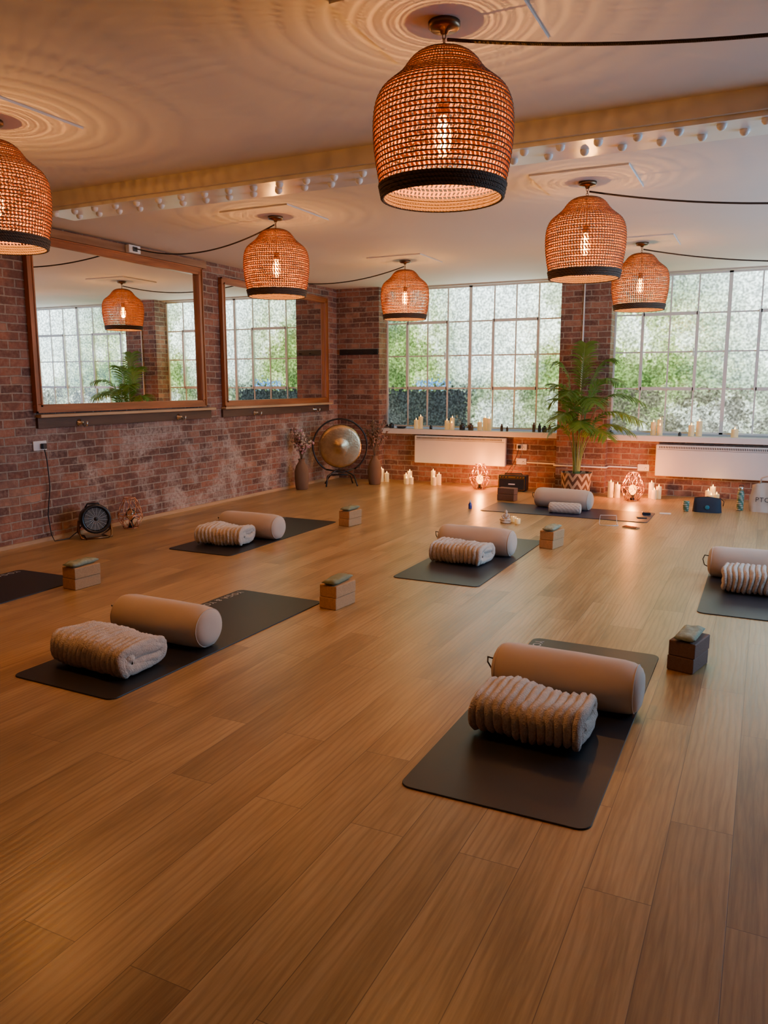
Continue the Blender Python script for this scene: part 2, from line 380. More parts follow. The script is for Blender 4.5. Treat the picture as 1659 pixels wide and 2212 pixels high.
def window(name,x0,x1,units,key,ax='x'):
    e=empty(name)
    zb,zt=.80,2.80
    fr=MB();gl=MB()
    def bx(a,b,d0,d1,z0,z1,k,mb):
        if ax=='x': mb.box(a,b,D+d0,D+d1,z0,z1,k)
        else: mb.box(XR+.02+d0,XR+.02+d1,a,b,z0,z1,k)
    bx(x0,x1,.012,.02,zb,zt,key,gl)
    rows=[zb,1.37,1.835,2.31,zt]
    for (a,b,cols) in units:
        w_=.022
        bx(a,a+w_,-.02,.012,zb,zt,'wframe',fr); bx(b-w_,b,-.02,.012,zb,zt,'wframe',fr)
        bx(a,b,-.02,.012,zb,zb+w_,'wframe',fr); bx(a,b,-.02,.012,zt-w_,zt,'wframe',fr)
        for c in cols[1:-1]: bx(c-.009,c+.009,-.008,.012,zb,zt,'wframe',fr)
        for r in rows[1:-1]: bx(a,b,-.0085,.012,r-.009,r+.009,'wframe',fr)
        c0,c1=cols[1],cols[3]
        for q in ((c0-.022,c0+.014,1.35,2.33),(c1-.014,c1+.022,1.35,2.33),(c0,c1,1.35,1.392),(c0,c1,2.29,2.33)):
            bx(q[0],q[1],-.034,.011,q[2],q[3],'wframe',fr)
        bx((c0+c1)/2-.05,(c0+c1)/2+.05,-.055,-.034,1.36,1.375,'wframe',fr)
        bx(c1-.03,c1-.018,-.06,-.034,1.78,1.88,'wframe',fr)
    fr.obj('frame',e); gl.obj('panes',e); return e
def cols(a,b):
    p=(b-a); return [a,a+p*.262,a+p*.5,a+p*.738,b]
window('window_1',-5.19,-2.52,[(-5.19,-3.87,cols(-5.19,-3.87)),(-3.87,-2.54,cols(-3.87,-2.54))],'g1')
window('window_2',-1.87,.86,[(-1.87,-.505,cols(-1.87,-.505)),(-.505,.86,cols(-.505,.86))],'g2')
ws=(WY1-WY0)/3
window('added_side_window',WY0,WY1,[(WY0+i*ws,WY0+(i+1)*ws,cols(WY0+i*ws,WY0+(i+1)*ws)) for i in range(3)],'g3','y')  # unseen glowing window, added to throw cool light on the right side
MB().box(-5.19,-2.52,YP+.06,D+.01,.70,.775,'sill',bev=.006).obj('window_sill')
MB().box(-1.87,.86,YP+.06,D+.01,.70,.775,'sill',bev=.006).obj('window_sill')
b=MB()
b.box(XL,XR,4.34,4.72,2.72,H,'fascia')
b.box(XL+.9,XR,4.37,4.69,2.697,2.72,'steel')
x=-4.9;i=0
while x<XR-.05:
    b.ball((x,4.42 if i%2==0 else 4.56,2.692),.025,'steel',12)
    x+=.1;i+=1
b.obj('riveted_ceiling_beam')
# ------------------------------------------------------------ mirrors, rails
def mirror(y0,y1,z0,z1):
    e=empty('wall_mirror',(XL,0,0)); fw=.075
    f=MB()
    def pr(a,b,c,d,k):
        f.box(.0,.045,a,b,c,d,k,bev=.006)
    pr(y0,y1,z0,z0+fw,'frame'); pr(y0,y1,z1-fw,z1,'frame'); pr(y0,y0+fw,z0+fw,z1-fw,'framez'); pr(y1-fw,y1,z0+fw,z1-fw,'framez')
    for o_,h_ in ((0.0,.055),(.055,.052)):
        a,b_,c,d=y0+o_,y1-o_,z0+o_,z1-o_
        f.box(.04,h_,a,b_,c,c+.014,'frame'); f.box(.04,h_,a,b_,d-.014,d,'frame'); f.box(.04,h_,a,a+.014,c,d,'framez'); f.box(.04,h_,b_-.014,b_,c,d,'framez')
    f.obj('frame',e)
    hy=(y1-y0)/2-fw+.01; hz=(z1-z0)/2-fw+.01
    MB().box(-.003,.003,-hy,hy,-hz,hz,'mirror').obj('glass',e,(.021,(y0+y1)/2,(z0+z1)/2),(0,0,.013))
mirror(4.93,7.30,1.175,2.72); mirror(7.64,10.12,1.16,2.665)
def barre(y0,y1,hooks):
    e=empty('ballet_barre',(XL,0,0))
    MB().box(0,.03,y0,y1,1.035,1.13,'darkwood',bev=.003).obj('backboard',e)
    MB().box(0,.075,y0,y1+.04,1.131,1.160,'pale',bev=.008).obj('rail',e)
    for i,y in enumerate(hooks):
        h=MB(); T=Matrix.Translation((.03,y,1.07))@Matrix.Rotation(pi/2,4,'Y')
        h.lathe([(.034,0),(.034,.006),(.014,.01),(.012,.05)],14,'chrome',T=T)
        h.tube([(.075,y,1.065),(.095,y,1.035),(.125,y,1.045),(.13,y,1.085)],.010,'chrome',8)
        h.obj('bracket_%d'%(i+1),e)
barre(4.95,7.40,[5.42,6.82]); barre(7.62,10.16,[8.27,9.72])
MB().box(XL,XL+.05,4.75,7.38,2.725,2.80,'timber',bev=.004).obj('timber_batten')
j=MB(); j.box(XL+.05,XL+.10,6.12,6.28,2.725,2.80,'whitep',bev=.005); j.box(XL+.10,XL+.106,6.17,6.23,2.74,2.785,'dark'); j.obj('junction_box')
c=MB(); c.box(-5.84,-5.20,YP-.022,YP,1.86,1.94,'black',bev=.003)
for xx in (-5.7,-5.45,-5.27): c.tube([(xx,YP-.02,1.89),(xx,YP-.05,1.88),(xx,YP-.06,1.90)],.006,'blackm',6)
c.obj('coat_hook_rail')
# ------------------------------------------------------------ pendant lamps
prof=[(.030,-.112),(.070,-.116),(.10,-.125),(.135,-.155),(.158,-.195),(.195,-.225),(.245,-.262),(.268,-.315),(.274,-.39),(.270,-.47),(.260,-.54),(.248,-.60),(.238,-.660)]
def resample(pr,n):
    L=[0]
    for a,b_ in zip(pr,pr[1:]): L.append(L[-1]+hypot(b_[0]-a[0],b_[1]-a[1]))
    out=[]
    for i in range(n+1):
        t=L[-1]*i/n
        for k in range(len(L)-1):
            if t<=L[k+1]+1e-9:
                q=(t-L[k])/(L[k+1]-L[k]); out.append((pr[k][0]+(pr[k+1][0]-pr[k][0])*q,pr[k][1]+(pr[k+1][1]-pr[k][1])*q)); break
    return out
def smoothp(pr,it=2):
    for _ in range(it): pr=[pr[0]]+[((pr[i-1][0]+2*pr[i][0]+pr[i+1][0])/4,(pr[i-1][1]+2*pr[i][1]+pr[i+1][1])/4) for i in range(1,len(pr)-1)]+[pr[-1]]
    return pr
NR=40
rp=smoothp(resample(prof,NR),3)
NC=84
def build_shade():
    sh=MB(); vs=[];fs=[]
    rows=rp[:NR-1]
    def P(r,z,i,dr=0): a=2*pi*i/NC; return ((r+dr)*cos(a),(r+dr)*sin(a),z)
    for j in range(len(rows)-1):
        (r0,z0),(r1,z1)=rows[j],rows[j+1]
        sl=.20*(1 if j%2 else -1)
        for i in range(NC):
            o=len(vs)
            vs+=[P(r0,z0,i),P(r0,z0,i+1),P(r1,z1,i+1),P(r1,z1,i)]
            if j<5: fs.append((o,o+1,o+2,o+3)); continue
            def Q(u,t):
                r=r0+(r1-r0)*t; z=z0+(z1-z0)*t; return P(r,z,i+u,.0015)
            g_=.19 if j>9 else .24
            vs+=[Q(g_-sl*.3,.13),Q(1-g_-sl*1.1,.13),Q(1-g_+sl*.3,.87),Q(g_+sl*1.1,.87)]
            for q in range(4):
                q2=(q+1)%4; fs.append((o+q,o+q2,o+4+q2,o+4+q))
    sh.add(vs,fs,'shade')
    me=sh.mesh('lattice')
    rg=MB()
    for j,(r,z) in enumerate(rows):
        if j==0: continue
        rg.tube([((r+.002+.0012*(i%2))*cos(2*pi*i/NC),(r+.002+.0012*(i%2))*sin(2*pi*i/NC),z) for i in range(NC)],.0026,'shaded',5,True)
    bd=MB()
    for r,z in ((.247,-.612),(.244,-.626),(.241,-.640),(.238,-.654)):
        bd.tube([((r+.002*(i%2))*cos(2*pi*i/120),(r+.002*(i%2))*sin(2*pi*i/120),z) for i in range(120)],.0080,'band',8,True)
    fx=MB()
    fx.lathe([(.062,-.012),(.062,-.030),(.052,-.038),(.018,-.042),(.012,-.055)],28,'bronze')
    for q in range(4):
        zc=-.062-q*.016; T=Matrix.Translation((0,0,zc))@Matrix.Rotation(q%2*pi/2,4,'Z')
        fx.tube([(.007*cos(a*pi/5),0,.011*sin(a*pi/5)) for a in range(10)],.0022,'bronze',5,True,T)
    fx.tube([(0,0,-.115),(.003,0,-.20),(0,0,-.30)],.0045,'bronze',6)
    fx.lathe([(.012,-.298),(.021,-.30),(.021,-.345),(.018,-.352)],16,'bronze')
    bu=MB(); bu.lathe([(.016,-.352),(.022,-.37),(.032,-.41),(.034,-.44),(.028,-.475),(.014,-.497),(.001,-.502)],18,'bulbl',cap=False)
    fi=MB()
    for q in range(3):
        a0=q*2*pi/3
        fi.tube([(.008*cos(a0+t*.9),.008*sin(a0+t*.9),-.37-t*.011) for t in range(11)],.0034,'fil',5)
    return me,rg.mesh('rings'),bd.mesh('band'),fx.mesh('fixture'),bu.mesh('bulb'),fi.mesh('filament')
SH=build_shade()
LAMPW=56
def lamp(x,y):
    e=empty('woven_pendant_lamp',(x,y,H))
    o=place(SH[0],'lattice',e); md=o.modifiers.new('s','SOLIDIFY'); md.thickness=.003; md.offset=0
    for me,n in zip(SH[1:],('rings','rim_band','fixture','bulb','filament')): place(me,n,e)
    MB().box(-.325,.325,-.325,.325,-.012,0,'panel').obj('mount_panel',e)
    light('bulb_light',(0,0,-.475),LAMPW,(1,.47,.14),.018,e)
lx=(-3.80,-1.225); ly=(3.04,5.72,8.33)
for X in lx:
    for Y in ly: lamp(X,Y)
def swag(x0,x1,y,z0,z1,sag,y1=None):
    mb=MB(); pts=[]
    y1=y if y1 is None else y1
    for i in range(33):
        t=i/32; pts.append((x0+(x1-x0)*t,y+(y1-y)*t,z0+(z1-z0)*t-sag*4*t*(1-t)))
    mb.tube(pts,.0065,'rope',7); mb.obj('swagged_rope_cable')
for Y in ly:
    swag(lx[1]+.014,XR-.01,Y,H-.075,H-.06,.22)
    swag(lx[0]-.014,XL+(.125 if 5<Y<6 else .06),Y,H-.075,H-.055,.13,Y+.45 if Y<8 else Y+.2)
# ------------------------------------------------------------ yoga kit
MATP=rr_pts(.68,1.84,.045)
def text_curve(body,size,key,parent,loc,rot,ext=.0004):
    t=bpy.data.curves.new('lettering','FONT'); t.body=body; t.size=size; t.extrude=ext; t.materials.append(M[key]); t.space_character=1.12
    o=bpy.data.objects.new('lettering',t); C.collection.objects.link(o); o.parent=parent; o.location=loc; o.rotation_euler=rot; return o
def ymat(x,y,key,rz=0,text=True):
    e=empty('yoga_mat',(x,y,0),rz)
    mb=MB(); slab(mb,MATP,.0005,.006,key,.002); mb.obj('mat',e)
    if text: text_curve('YOGA & YOGALINA',.066,'print',e,(-.315,.87,.0066),(0,0,-pi/2))
    return e
def bolster_mesh(L,R,key):
    mb=MB(); n=40
    hx=L/2; s_=R/.118
    st=[(-hx,.0),(-hx+.001*s_,.35),(-hx+.006*s_,.62),(-hx+.016*s_,.79),(-hx+.030*s_,.89),(-hx+.050*s_,.955),(-hx+.08*s_,.99)]
    mid=[(-hx+.09*s_+(L-.18*s_)*i/14,1.0) for i in range(15)]
    allp=st+mid+[(-a,b_) for a,b_ in st[::-1]]
    vs=[];fs=[]
    for j,(x,r) in enumerate(allp):
        for i in range(n):
            a=2*pi*i/n; ny=cos(a); nz=sin(a)
            w=1+.035*noise.noise(Vector((x*7,ny*1.6,nz*1.6+3)))*(1 if 5<j<len(allp)-6 else .3)
            yy=R*r*ny*w*1.03; zz=max(R*r*nz*w,-R*.92)
            vs.append((x,yy,zz+R*.92))
    for j in range(len(allp)-1):
        for i in range(n): fs.append((j*n+i,j*n+(i+1)%n,(j+1)*n+(i+1)%n,(j+1)*n+i))
    mb.add(vs,fs,key,True)
    for sgn in (-1,1):
        mb.tube([(sgn*(hx-.030*s_),R*.90*1.03*cos(2*pi*i/36),max(R*.89*sin(2*pi*i/36),-R*.84)+R*.92) for i in range(36)],.003,key,6,True)
    return mb
BOL=bolster_mesh(.68,.118,'bolster')
BOL.tube([(-.33,-.06,.16),(-.36,-.05,.16),(-.375,-.01,.12),(-.365,.03,.07),(-.335,.05,.05)],.004,'black',6)
BOL=BOL.mesh('bolster')
ROLL=bolster_mesh(.36,.062,'pattern').mesh('roll')
def bolster(x,y,rz=0,z=.0068):
    e=empty('bolster_cushion',(x,y,z),rz); place(BOL,'cushion',e)
def blanket_mesh(W,seed=0):
    # throw folded over itself several times into a flat ribbed bundle
    path=[]; turns=2.35; NS=120
    hl0,hh0=.150,.066
    for i in range(NS+1):
        t=i/NS; a=-t*turns*2*pi+pi*1.35
        k=1-t*.80
        hl=.03+(hl0-.03)*(1-t*.42); hh=hh0*k
        ca,sa=cos(a),sin(a)
        px=hl*(abs(ca)**.50)*(1 if ca>0 else -1); pz=hh*(abs(sa)**.62)*(1 if sa>0 else -1)
        path.append(Vector((px,pz)))
    for _ in range(3): path=[path[0]]+[(path[i-1]+path[i]*2+path[i+1])/4 for i in range(1,NS)]+[path[-1]]
    nrm=[]
    for i in range(len(path)):
        t=path[min(i+1,NS)]-path[max(i-1,0)]; t.normalize(); nrm.append(Vector((-t.y,t.x)))
    ribs=int(W/.034); nx=ribs*8
    vs=[];fs=[];th=.0105
    loopn=2*(NS+1)
    for xi in range(nx+1):
        x=-W/2+W*xi/nx; rb=abs(sin(pi*xi/8.0))**.5
        edge=min(1,min(xi,nx-xi)/3)
        for side in (1,-1):
            idx=range(NS+1) if side==1 else range(NS,-1,-1)
            for i in idx:
                q=path[i]; nn=nrm[i]; en=min(1,i/2+.3,(NS-i)/2+.3)
                wv=noise.noise(Vector((x*9+seed,i*.09,side)))*.009+noise.noise(Vector((x*70+seed,i*.7,side*3)))*.006
                off=side*(th*(.45+.55*edge)+.018*rb*(1+.3*noise.noise(Vector((int(xi/8)*3.7,i*.15,seed)))))*en+wv
                jx=.022*noise.noise(Vector((i*.10+seed,x*3,5)))
                sagz=.024*noise.noise(Vector((x*5+seed*2,q.x*6,9)))
                vs.append((x+jx,q.x+nn.x*off+.014*noise.noise(Vector((x*4,seed,2))),max(q.y+nn.y*off+.086+sagz,.0)))
    for xi in range(nx):
        for i in range(loopn):
            a=xi*loopn+i; b_=xi*loopn+(i+1)%loopn; fs.append((a,b_,b_+loopn,a+loopn))
    for xi in (0,nx):
        o=xi*loopn
        for i in range(NS): fs.append((o+i,o+i+1,o+loopn-2-i,o+loopn-1-i))
    mb=MB(); mb.add(vs,fs,'blanket',True); return mb.mesh('throw')
BL=[blanket_mesh(.46,1),blanket_mesh(.51,5),blanket_mesh(.46,9)]
def blanket(x,y,rz=0,k=0,sc=1):
    e=empty('folded_fleece_blanket',(x,y,.0068),rz); place(BL[k],'throw',e).scale=(sc,sc,sc)
def blocks(x,y,rz=0,key='cork',pil='sage',n=2):
    e=empty('cork_yoga_block_stack',(x,y,0),rz); h=.078
    for i in range(n):
        d=.004*i
        MB().box(-.066+d,.066+d,-.112,.112,.0005+i*(h+.001),.0005+h+i*(h+.001),key,bev=.006).obj('block_%d'%(i+1),e)
    if pil:
        p=MB(); vs=[];fs=[];nx,ny=16,9
        for s_ in (1,-1):
            for a in range(nx+1):
                for b_ in range(ny+1):
                    u=a/nx*2-1; v=b_/ny*2-1
                    hgt=.019*max(0,(1-u**4))**.5*max(0,(1-v**4))**.5*(1+.5*noise.noise(Vector((u*2+x,v*1.5,s_*2))))
                    vs.append((v*.052,u*.125,hgt*(1 if s_==1 else .9)*s_))
        N1=(nx+1)*(ny+1)
        for s_ in range(2):
            for a in range(nx):
                for b_ in range(ny):
                    q=s_*N1+a*(ny+1)+b_; fs.append((q,q+1,q+ny+2,q+ny+1))
        p.add(vs,fs,pil,True); p.obj('eye_pillow',e,(.002,.0,n*(h+.001)+.0185),(0,0,.12))
ymat(-.76,3.29,'mat'); ymat(-2.92,3.41,'mat',-.02); ymat(-2.10,6.05,'mat2'); ymat(-4.31,6.10,'mat'); ymat(-4.78,3.16,'mat',.03); ymat(.03,6.07,'mat2',0,False)
ymat(-1.96,8.73,'mat3',pi/2,False)
bolster(-.735,3.40,-.03); blanket(-.78,3.02,-.02,0,1)
bolster(-2.97,3.27,-.02); blanket(-2.96,2.84,-.05,1,1)
bolster(-2.15,6.21,-.03); blanket(-2.15,5.85,-.09,2,.98)
bolster(-4.31,5.97,-.03); blanket(-4.33,5.60,.18,0,1.0)
bolster(-4.80,3.05); blanket(-4.80,2.66,0,0)
bolster(.02,6.22,-.03); blanket(.06,5.87,.0,1,1)
bolster(-2.05,8.95,-.12)
e=empty('small_bolster_roll',(-1.95,8.60,.0068),.10); place(ROLL,'roll',e)
blocks(-2.44,4.305,-.10); blocks(-4.33,3.93,-.06,pil='sagep'); blocks(-3.775,6.94,-.12,pil='sage'); blocks(-1.64,6.76,-.2,'cork','sagep'); blocks(-.275,4.12,-.25,'corkd','sagep')  # last stack: backlit shade painted as darker cork
e=empty('yoga_block_pair',(-2.83,9.30,0),1.45)
MB().box(-.06,.06,-.112,.112,.0005,.078,'corkd',bev=.006).obj('block_1',e); MB().box(-.055,.065,-.112,.112,.0795,.157,'corkd',bev=.006).obj('block_2',e)
# ------------------------------------------------------------ candles
def candle(mb,x,y,z,h,r):
    mb.lathe([(r*.98,0),(r,.003),(r,h-.004),(r*.94,h),(r*.82,h-.004),(r*.6,h-.014),(0.001,h-.017)],18,'wax',(x,y,z))
    mb.tube([(x,y,z+h-.018),(x,y,z+h-.004)],.0015,'dark',5)
    mb.lathe([(.001,h-.006),(.0065,h+.004),(.005,h+.014),(.0005,h+.030)],8,'flame',(x,y,z))
def cgroup(x,y,z,spec,pw=0):
    e=empty('pillar_candle_group',(x,y,z))
    for i,(dx,dy,h,r) in enumerate(spec):
        mb=MB(); candle(mb,dx,dy,0.0005,h,r); mb.obj('candle_%d'%(i+1),e)
    if pw: light('candle_glow',(0,-.02,max(s_[2] for s_ in spec)+.045),pw,(1,.45,.12),.02,e)
tri=[(-.045,.03,.20,.034),(.045,.03,.155,.034),(0,-.045,.12,.034)]
tri2=[(-.05,.02,.13,.034),(.0,.04,.18,.034),(.05,-.02,.10,.034),(-.01,-.05,.09,.034)]
duo=[(-.038,.0,.19,.034),(.04,.02,.13,.034)]
cgroup(-5.03,10.30,0,duo,1.2); cgroup(-4.60,10.24,0,tri2,1.2); cgroup(-4.20,10.28,0,tri,1.2)
cgroup(-1.68,10.12,0,[(-.04,0,.20,.036),(.04,.02,.17,.036)]); cgroup(-1.20,10.24,0,tri); cgroup(-.53,10.30,0,tri2,1.5)
sy=YP+.17
zs=.7755
cgroup(-4.63,sy,zs,[(-.03,0,.13,.033),(.035,.02,.18,.033)]); cgroup(-4.13,sy,zs,[(-.04,0,.13,.033),(.03,.03,.17,.033),(.05,-.045,.10,.033)]); cgroup(-3.60,sy,zs,[(-.07,0,.12,.033),(0,.03,.18,.033),(.07,0,.17,.033)])
cgroup(-1.27,sy,zs,[(-.035,0,.17,.034),(.04,.03,.20,.034),(.05,-.04,.13,.034)]); cgroup(-.80,sy,zs,[(-.045,0,.14,.036),(.045,.02,.19,.036)]); cgroup(-.34,sy,zs,[(0,0,.10,.042)])
def jars(items,name):
    for x,k,r,h in items:
        mb=MB(); mb.lathe([(r*.9,0),(r,.004),(r,h*.68),(r*.85,h*.78),(r*.45,h*.82),(r*.45,h*.86),(r*.55,h*.87),(r*.55,h),(0.001,h)],16,k,(0,0,0)); mb.obj(name,None,(x,sy-.01,zs))
jars([(-5.06,'jar',.035,.08),(-4.42,'jar',.022,.06),(-3.34,'amber',.02,.10),(-3.26,'amber',.016,.07),(-2.88,'amber',.022,.13),(-2.80,'jar',.022,.12),(-2.66,'amber',.02,.10),(-.98,'jar',.02,.05)],'glass_bottle')
jars([(-3.93,'jar',.042,.10),(-3.80,'amber',.04,.10),(-2.73,'jar',.034,.09)],'candle_jar')
mb=MB(); mb.lathe([(.05,0),(.07,.012),(.075,.028),(.068,.026),(.04,.012),(.001,.01)],20,'jar'); mb.obj('incense_dish',None,(-4.90,sy,zs))
# ------------------------------------------------------------ wire lamps
def wirelamp(x,y,lit,s=1.0,th=1.0):
    e=empty('geometric_wire_lamp',(x,y,0),.3); mb=MB(); n=8
    lv=[(.075,.006,0),(.125,.10,.5),(.135,.15,0),(.095,.26,.5),(.060,.33,0)]
    P=[[(r*s*cos(2*pi*(i+o)/n),r*s*sin(2*pi*(i+o)/n),z*s) for i in range(n)] for r,z,o in lv]
    for j in (0,2,4): mb.tube(P[j],.0028*th,'copper',6,True)
    for j in range(4):
        for i in range(n):
            i2=(i-1)%n if lv[j][2]==0 else (i+1)%n
            mb.tube([P[j][i],P[j+1][i]],.0024*th,'copper',5); mb.tube([P[j][i],P[j+1][i2]],.0024*th,'copper',5)
    mb.tube([P[0][0],(0,0,.006),P[0][4]],.0024,'copper',5)
    mb.obj('wire_cage',e)
    b2=MB(); b2.lathe([(.028,.004),(.028,.03),(.018,.035),(.018,.07)],14,'blackm')
    b2.obj('socket',e)
    b3=MB(); b3.lathe([(.014,.071),(.040,.10),(.050,.14),(.038,.18),(.001,.20)],14,'glow' if lit else 'bulbg'); b3.obj('bulb',e)
    if lit: light('bulb_light',(0,0,.235),42,(1,.27,.03),.03,e)
    return e
WL=wirelamp(-3.49,10.16,True,1.05,1.2); wirelamp(-1.43,9.98,True,1.05,1.2); wirelamp(-5.68,5.82,False,.93,1.6)
def radiator(x0,x1,z0,z1):
    e=empty('panel_radiator',(0,0,0)); yb=YP+.06
    MB().box(x0,x1,yb-.02,yb+.035,z0,z1,'white',bev=.012).obj('body',e)
    g_=MB()
    n=int((x1-x0-.08)/.02)
    for i in range(n):
        xx=x0+.04+i*.02; g_.box(xx,xx+.009,yb-.0225,yb-.0195,z1-.045,z1-.018,'dark')
    g_.box(x0+.02,x1-.02,yb-.0215,yb-.0198,z1-.062,z1-.058,'dark')
    g_.obj('vents',e)
    MB().box(x0+.2,x0+.26,yb+.035,YW,z0+.05,z1-.06,'white').box(x1-.26,x1-.2,yb+.035,YW,z0+.05,z1-.06,'white').obj('brackets',e)
radiator(-4.63,-3.24,.285,.685); radiator(-1.245,.62,.262,.665)
def socket(x,z,y=YW,name='wall_socket',n=2,plug=True):
    e=empty(name,(x,y,z)); MB().box(-.073,.073,-.012,0,-.043,.043,'whitep',bev=.004).obj('plate',e)
    if plug: MB().box(-.05,-.01,-.045,-.012,-.02,.025,'black',bev=.005).obj('plug',e)
    s_=MB(); s_.box(.02,.04,-.0128,-.011,.0,.006,'dark'); s_.box(.012,.018,-.0128,-.011,-.02,-.012,'dark'); s_.box(.042,.048,-.0128,-.011,-.02,-.012,'dark'); s_.obj('slots',e)
socket(-3.04,.56); socket(-3.04,.36,plug=False); socket(-1.40,.35,plug=False)
cn=MB()
cn.tube([(-2.96,YW-.012,.35),(-2.545,YW-.012,.345),(-2.545,YP-.012,.345),(-1.845,YP-.012,.345),(-1.845,YW-.012,.345),(-1.48,YW-.012,.345)],.011,'whitep',8)
cn.obj('electrical_conduit')
cn=MB(); cn.tube([(-2.22,YP-.012,2.815),(-2.22,YP-.012,.36)],.011,'whitep',8); cn.obj('vertical_conduit')
cb=MB(); cb.tube([(-3.07,YW-.055,.535),(-3.09,YW-.06,.45),(-3.16,YW-.05,.30),(-3.28,YW-.07,.12),(-3.3,YW-.1,.008),(-3.42,10.35,.008),(-3.48,10.22,.008)],.004,'black',6); adopt(cb.obj('power_cable'),WL)
e=empty('wall_socket',(XL,4.97,.88))
MB().box(0,.012,-.073,.073,-.043,.043,'whitep',bev=.004).obj('plate',e); MB().box(.012,.05,0,.045,-.03,.02,'black',bev=.006).obj('plug',e)
# fan heater
e=empty('drum_fan_heater',(XL+.27,5.30,0),radians(58))
cb=MB(); cb.tube([(XL+.04,4.99,.845),(XL+.05,5.0,.75),(XL+.03,5.03,.5),(XL+.05,4.97,.25),(XL+.04,5.0,.06),(XL+.10,4.98,.008),(XL+.13,5.12,.008),(XL+.14,5.22,.06),(XL+.16,5.27,.13)],.005,'black',6); adopt(cb.obj('power_cable'),e)
mb=MB(); T=Matrix.Translation((0,.09,.17))@Matrix.Rotation(pi/2-.10,4,'X')
mb.lathe([(.09,-.02),(.115,0),(.125,.02),(.125,.15),(.138,.155),(.138,.19),(.114,.196),(.108,.175)],32,'black',T=T,cap=False)
mb.lathe([(.001,-.02),(.09,-.02)],32,'black',T=T,cap=False)
mb.obj('drum',e)
gr=MB(); gr.lathe([(.001,.150),(.110,.150)],32,'dark',T=T,cap=False)
for r in [.018+.0117*i for i in range(8)]: gr.tube([(r*cos(2*pi*i/28),r*sin(2*pi*i/28),.176) for i in range(28)],.0026,'grille',5,True,T)
for i in range(16): a=2*pi*i/16; gr.tube([(.015*cos(a),.015*sin(a),.174),(.110*cos(a+.25),.110*sin(a+.25),.174)],.0026,'grille',5,False,T)
gr.lathe([(.001,.181),(.018,.180),(.018,.176)],16,'black',T=T); gr.obj('grille',e)
st=MB()
for sx in (-1,1): st.tube([(sx*.140,.0,.17),(sx*.145,-.04,.06),(sx*.135,-.08,.012),(sx*.10,-.10,.011),(sx*.08,.06,.011),(sx*.11,.10,.012),(sx*.145,.04,.06),(sx*.140,.0,.17)],.009,'bronze',8)
st.tube([(-.1,-.10,.011),(.1,-.10,.011)],.009,'bronze',8); st.tube([(-.07,.02,.285),(-.05,.02,.32),(.05,.02,.32),(.07,.02,.285)],.008,'black',8); st.obj('stand',e)
# ------------------------------------------------------------ gong
e=empty('gong_on_stand',(-5.38,9.62,0),radians(36))
T=Matrix.Translation((0,0,.56))@Matrix.Rotation(pi/2,4,'X')
mb=MB(); mb.lathe([(.001,.030),(.06,.026),(.075,.018),(.13,.012),(.20,.008),(.26,.004),(.288,.0),(.305,-.012),(.308,-.035),(.303,-.035),(.298,-.012),(.28,-.006),(.001,.0)],56,'hammer',T=T); mb.obj('gong_disc',e)
fr=MB()
R0=.385
fr.tube([(R0*cos(a),.03,.56+R0*sin(a)) for a in [radians(-58+i*(296)/48) for i in range(49)]],.013,'black',8)
fr.tube([(R0*cos(radians(-58)),.03,.56+R0*sin(radians(-58))),(.02,.03,.19),(R0*cos(radians(238)),.03,.56+R0*sin(radians(238)))],.012,'black',8)
fr.tube([(-.22,-.14,.012),(-.19,-.02,.14),(-.06,.03,.22),(.06,.03,.22),(.19,-.02,.14),(.22,-.14,.012)],.012,'black',8)
fr.tube([(-.20,.22,.012),(-.14,.06,.15),(.14,.06,.15),(.20,.22,.012)],.012,'black',8)
fr.tube([(-.10,.03,.935),(-.09,.01,.80),(-.09,-.0,.835)],.003,'stem',5); fr.tube([(.10,.03,.935),(.09,.01,.835)],.003,'stem',5)
fr.obj('frame',e)
def vase(x,y,h,keys,n,fh,spread,seed):
    random.seed(seed); e=empty('dried_flower_vase',(x,y,0))
    mb=MB(); mb.lathe([(.075,0),(.085,.01),(.10,h*.35),(.098,h*.6),(.075,h*.78),(.042,h*.90),(.040,h*.95),(.052,h),(.042,h-.004),(.034,h*.93),(.03,h*.8)],28,'wicker'); mb.obj('vase',e)
    fl=MB()
    for i in range(n):
        a=random.uniform(0,2*pi); s_=random.uniform(.15,1)*spread; hh=h+fh*random.uniform(.45,1)
        tx,ty=cos(a)*s_,sin(a)*s_*.6
        pts=[(tx*t*t,ty*t*t,h*.85+(hh-h*.85)*t) for t in (0,.35,.7,1)]
        fl.tube(pts,.0022,'stem',4)
        k=random.choice(keys)
        for q in range(8):
            t=random.uniform(.55,1.05)
            p=(tx*t*t+random.uniform(-.025,.025),ty*t*t+random.uniform(-.02,.02),h*.85+(hh-h*.85)*t+random.uniform(-.01,.01))
            fl.ball(p,random.uniform(.009,.019),k,6,sc=(1,1,random.uniform(.6,1.3)))
    fl.obj('dried_flowers',e)
vase(-5.68,9.06,.42,['pink','cream','pink','brownp'],34,.40,.20,3)
vase(-5.02,9.98,.42,['brownp','stem','brownp'],34,.52,.24,4)
